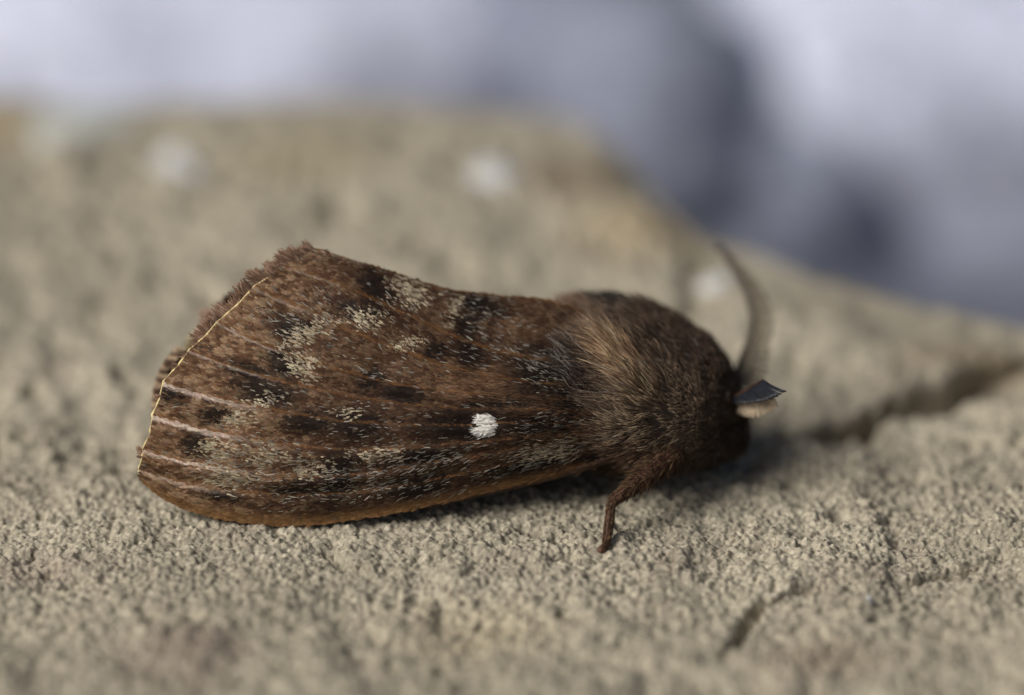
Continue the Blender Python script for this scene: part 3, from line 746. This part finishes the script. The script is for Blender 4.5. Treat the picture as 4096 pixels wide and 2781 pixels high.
jit = np.exp(r.normal(size=(n, 1)) * 0.3)
base *= 0.95 * jit; tip *= 1.05 * jit * np.exp(r.normal(size=(n, 1)) * 0.35)
ln = (1.0 + 0.5 * r.random(n)) * (1 + 0.9 * tu + 0.5 * sstep(2520, 2380, u)) * (1 - 0.5 * front_) * np.interp(v, [1150, 1500, 1700, 1900], [1.0, 1.05, 0.72, 0.65])
fair = ell(u, v, 2300, 1500, 130, 130, 0, .4) * .06 + 0.01; wf = r.random(n) < fair
tip[wf] = L(204, 197, 184); base[wf] = L(66, 56, 48); ln[wf] *= 1.1
bend = -nn * 0.18 + np.array([0, 0, -0.04])
HV, HQ, HT, HC = hairs(p - nn * 0.05, d, bend, ln * r.uniform(.7, 1.25, n), r.uniform(0.011, 0.022, n), np.clip(base, 0.003, .8), np.clip(tip, 0.003, .8), 3, 7)
o = mk('fur', HV, HQ, HT, mat=M_hair, parent=body, col=HC); o['kind'] = 'stuff'

# tuft at the tip of the abdomen, peeping past the outer margin
p, nn, u, v, f, a, r = fur(420, 0, fi(905), 0, 2 * math.pi, 42); n = len(p)
d = norm(np.array([[-0.75, 0, 0.9]]) + nn * 0.25 + r.normal(size=(n, 3)) * 0.15)
c = np.where((r.random(n) < .6)[:, None], L(196, 160, 138), L(140, 108, 90)) * r.uniform(.7, 1.1, (n, 1))
HV, HQ, HT, HC = hairs(p, d, np.zeros((n, 3)), r.uniform(0.7, 1.5, n), np.full(n, 0.03), c * .8, c, 3, 8)
o = mk('abdomen_tuft', HV, HQ, HT, mat=M_hair, parent=body, col=HC); o['kind'] = 'stuff'

# ---- eyes
for sgn in (-1, 1):
    th_ = np.arange(24) * 2 * math.pi / 24; ph = np.linspace(0.01, math.pi - .01, 14)
    nvec = np.stack([np.cos(th_)[:, None] * np.sin(ph), np.sin(th_)[:, None] * np.sin(ph), np.broadcast_to(np.cos(ph), (24, 14))], -1)
    c = np.array([12.4, MID + sgn * 1.7, 2.7])
    mk('eye', c + nvec * np.array([0.8, 0.75, 0.9]), grid_faces(24, 14, True)[:, ::-1], mat=M_eye, parent=moth)

# ---- legs
def leg(pts, rad, fuzz, seed):
    root = empty('leg', pts[-1], moth)
    path = resample(np.array(pts), 36)
    rd = np.interp(np.linspace(0, 1, 36), np.linspace(0, 1, len(rad)), rad)
    rd = rd * (1 + 0.08 * np.sin(np.linspace(0, 26, 36)))
    cut = 16
    for nm, sl in (('femur', slice(0, cut + 1)), ('tarsus', slice(cut, 36))):
        V_, Q_, T_ = tube(path[sl], rd[sl], 12); mk(nm, V_, Q_, T_, mat=M_leg, parent=root)
    r = np.random.default_rng(seed); n = fuzz
    q = r.random(n) ** 2.2 * 34; i = q.astype(int); f = (q - i)[:, None]
    c = path[i] * (1 - f) + path[i + 1] * f; tgt = norm(np.gradient(path, axis=0))[i]
    nr = norm(np.cross(tgt, r.normal(size=(n, 3))))
    thin = sstep(22, 12, q)
    d = norm(tgt * 0.8 + nr * (0.55 + 0.5 * thin * r.random(n))[:, None] + np.array([[-0.25, 0, 0]]) * thin[:, None])
    cc = np.where((r.random(n) < .5)[:, None], L(84, 62, 50), L(146, 116, 84)) * r.uniform(.6, 1.15, (n, 1))
    HV, HQ, HT, HC = hairs(c + nr * (rd[i] * .85)[:, None], d, -nr * .2, r.uniform(.18, .36, n) * (1 + 2.6 * thin * r.random(n) ** 2), np.full(n, .017), cc * .7, cc, 3, seed)
    o = mk('leg_hair', HV, HQ, HT, mat=M_hair, parent=root, col=HC); o['kind'] = 'stuff'
    return root
fp = [P(2690, 1810, 2.6), P(2600, 1890, 1.4), P(2520, 1960, .5), P(2445, 2005, 0.05), P(2440, 2070, -.3), P(2430, 2135, -.65), P(2424, 2182, -.9), P(2396, 2207, -1.1)]
leg(fp, [.8, .68, .5, .34, .26, .22, .19, .15], 6500, 51)
mir = lambda q: q * np.array([1, -1, 1]) + np.array([0, 2 * MID, 0])
leg([mir(q) for q in fp], [.75, .62, .5, .38, .34, .27, .23, .2], 900, 52)
mp = [np.array([4.5, MID - 3.0, 2.2]), np.array([3.6, 6.2, 1.9]), np.array([2.4, 6.0, 1.7]), np.array([1.6, 6.1, 0.8]), np.array([1.2, 6.2, 0.2])]
leg(mp, [.6, .5, .36, .28, .2], 700, 53); leg([mir(q) for q in mp], [.6, .5, .36, .28, .2], 500, 54)

# ---- antennae: a shaft with two combs of close-set teeth
def comb(name, shaft, tips, nt_, mat, parent, w=0.8, thick=0.05, curl=0.0):
    """teeth from the shaft curve to the tip curve; each tooth a thin tapered blade"""
    a = resample(shaft, nt_, 2); b = resample(tips, nt_, 2); b = b + np.random.default_rng(nt_).normal(size=b.shape) * 0.025
    tg = norm(np.gradient(a, axis=0)); sp_ = np.linalg.norm(np.gradient(a, axis=0), axis=1)
    V = []; up = norm(np.cross(b - a + 1e-6, tg))
    for t_, ww in ((0, 1.0), (0.2, 1.0), (0.4, .98), (0.6, 0.94), (0.8, .92), (1.0, 0.86)):
        c = a * (1 - t_) + b * t_ + up * (curl * 4 * t_ * (1 - t_))
        h = tg * (sp_ * w * ww * .5)[:, None]; e = up * thick * .5 * ww
        V += [c - h - e, c + h - e, c + h + e, c - h + e]
    V = np.stack(V, 1).reshape(-1, 3); base_ = (np.arange(nt_) * 24)[:, None]
    F = []
    for k_ in range(5):
        for j in range(4):
            j2 = (j + 1) % 4; F.append([k_ * 4 + j, k_ * 4 + j2, k_ * 4 + 4 + j2, k_ * 4 + 4 + j])
    F += [[3, 2, 1, 0], [20, 21, 22, 23]]
    Q_ = (base_[:, None] + np.array(F)[None]).reshape(-1, 4)
    o = mk(name, V, Q_, mat=mat, parent=parent, smooth=False); o['kind'] = 'stuff'
    return o
def A(pts): return np.array([P(*q) for q in pts])
near_a = empty('antenna', P(2915, 1610, 6.0), moth)
sh = A([(2900, 1612, 6.0), (2930, 1597, 4.8), (2985, 1561, 3.0), (3052, 1519, 1.4)])
V_, Q_, T_ = tube(resample(sh, 30), np.linspace(0.17, 0.06, 30), 8); mk('shaft', V_, Q_, T_, mat=mat_plain('dark_shaft', L(66, 48, 40), .4, .4), parent=near_a)
comb('upper_comb', sh[1:], A([(2936, 1612, 4.0), (2980, 1614, 2.6), (3040, 1609, 1.4), (3090, 1597, .5), (3147, 1564, -0.4)]), 56, M_combdark, near_a, 1.12, 0.06, 0.12)
comb('lower_comb', sh[1:] + FWD * 0.5, A([(2926, 1616, 5.4), (2950, 1656, 4.4), (3005, 1676, 3.4), (3070, 1658, 2.4), (3112, 1624, 1.4)]), 54, M_combpale, near_a, 0.95, 0.05, -0.1)
far_a = empty('antenna', P(2940, 1500, 9.0), moth)
sh = A([(2935, 1530, 8.2), (2955, 1470, 9.0), (2990, 1380, 9.6), (3012, 1300, 10.2), (3000, 1210, 10.8), (2950, 1110, 11.6), (2895, 1020, 12.4), (2868, 985, 12.8)])
V_, Q_, T_ = tube(resample(sh, 40), np.linspace(0.26, 0.12, 40), 8); mk('shaft', V_, Q_, T_, mat=mat_plain('olive_shaft', L(78, 70, 58), .5, .4), parent=far_a)
comb('outer_comb', sh, A([(3040, 1560, 7.4), (3072, 1480, 8.2), (3078, 1390, 8.9), (3096, 1290, 9.6), (3082, 1215, 10.3), (3030, 1125, 11.3), (2945, 1030, 12.2), (2880, 980, 12.8)]), 50, M_combgrey, far_a, 0.7, 0.05, 0.05)
comb('inner_comb', sh, A([(2990, 1560, 9.0), (3030, 1490, 10.2), (3045, 1395, 10.9), (3060, 1300, 11.5), (3040, 1205, 11.9), (2980, 1110, 12.4), (2910, 1020, 12.8), (2872, 982, 12.9)]), 50, M_combgrey, far_a, 0.62, 0.05, 0.05)
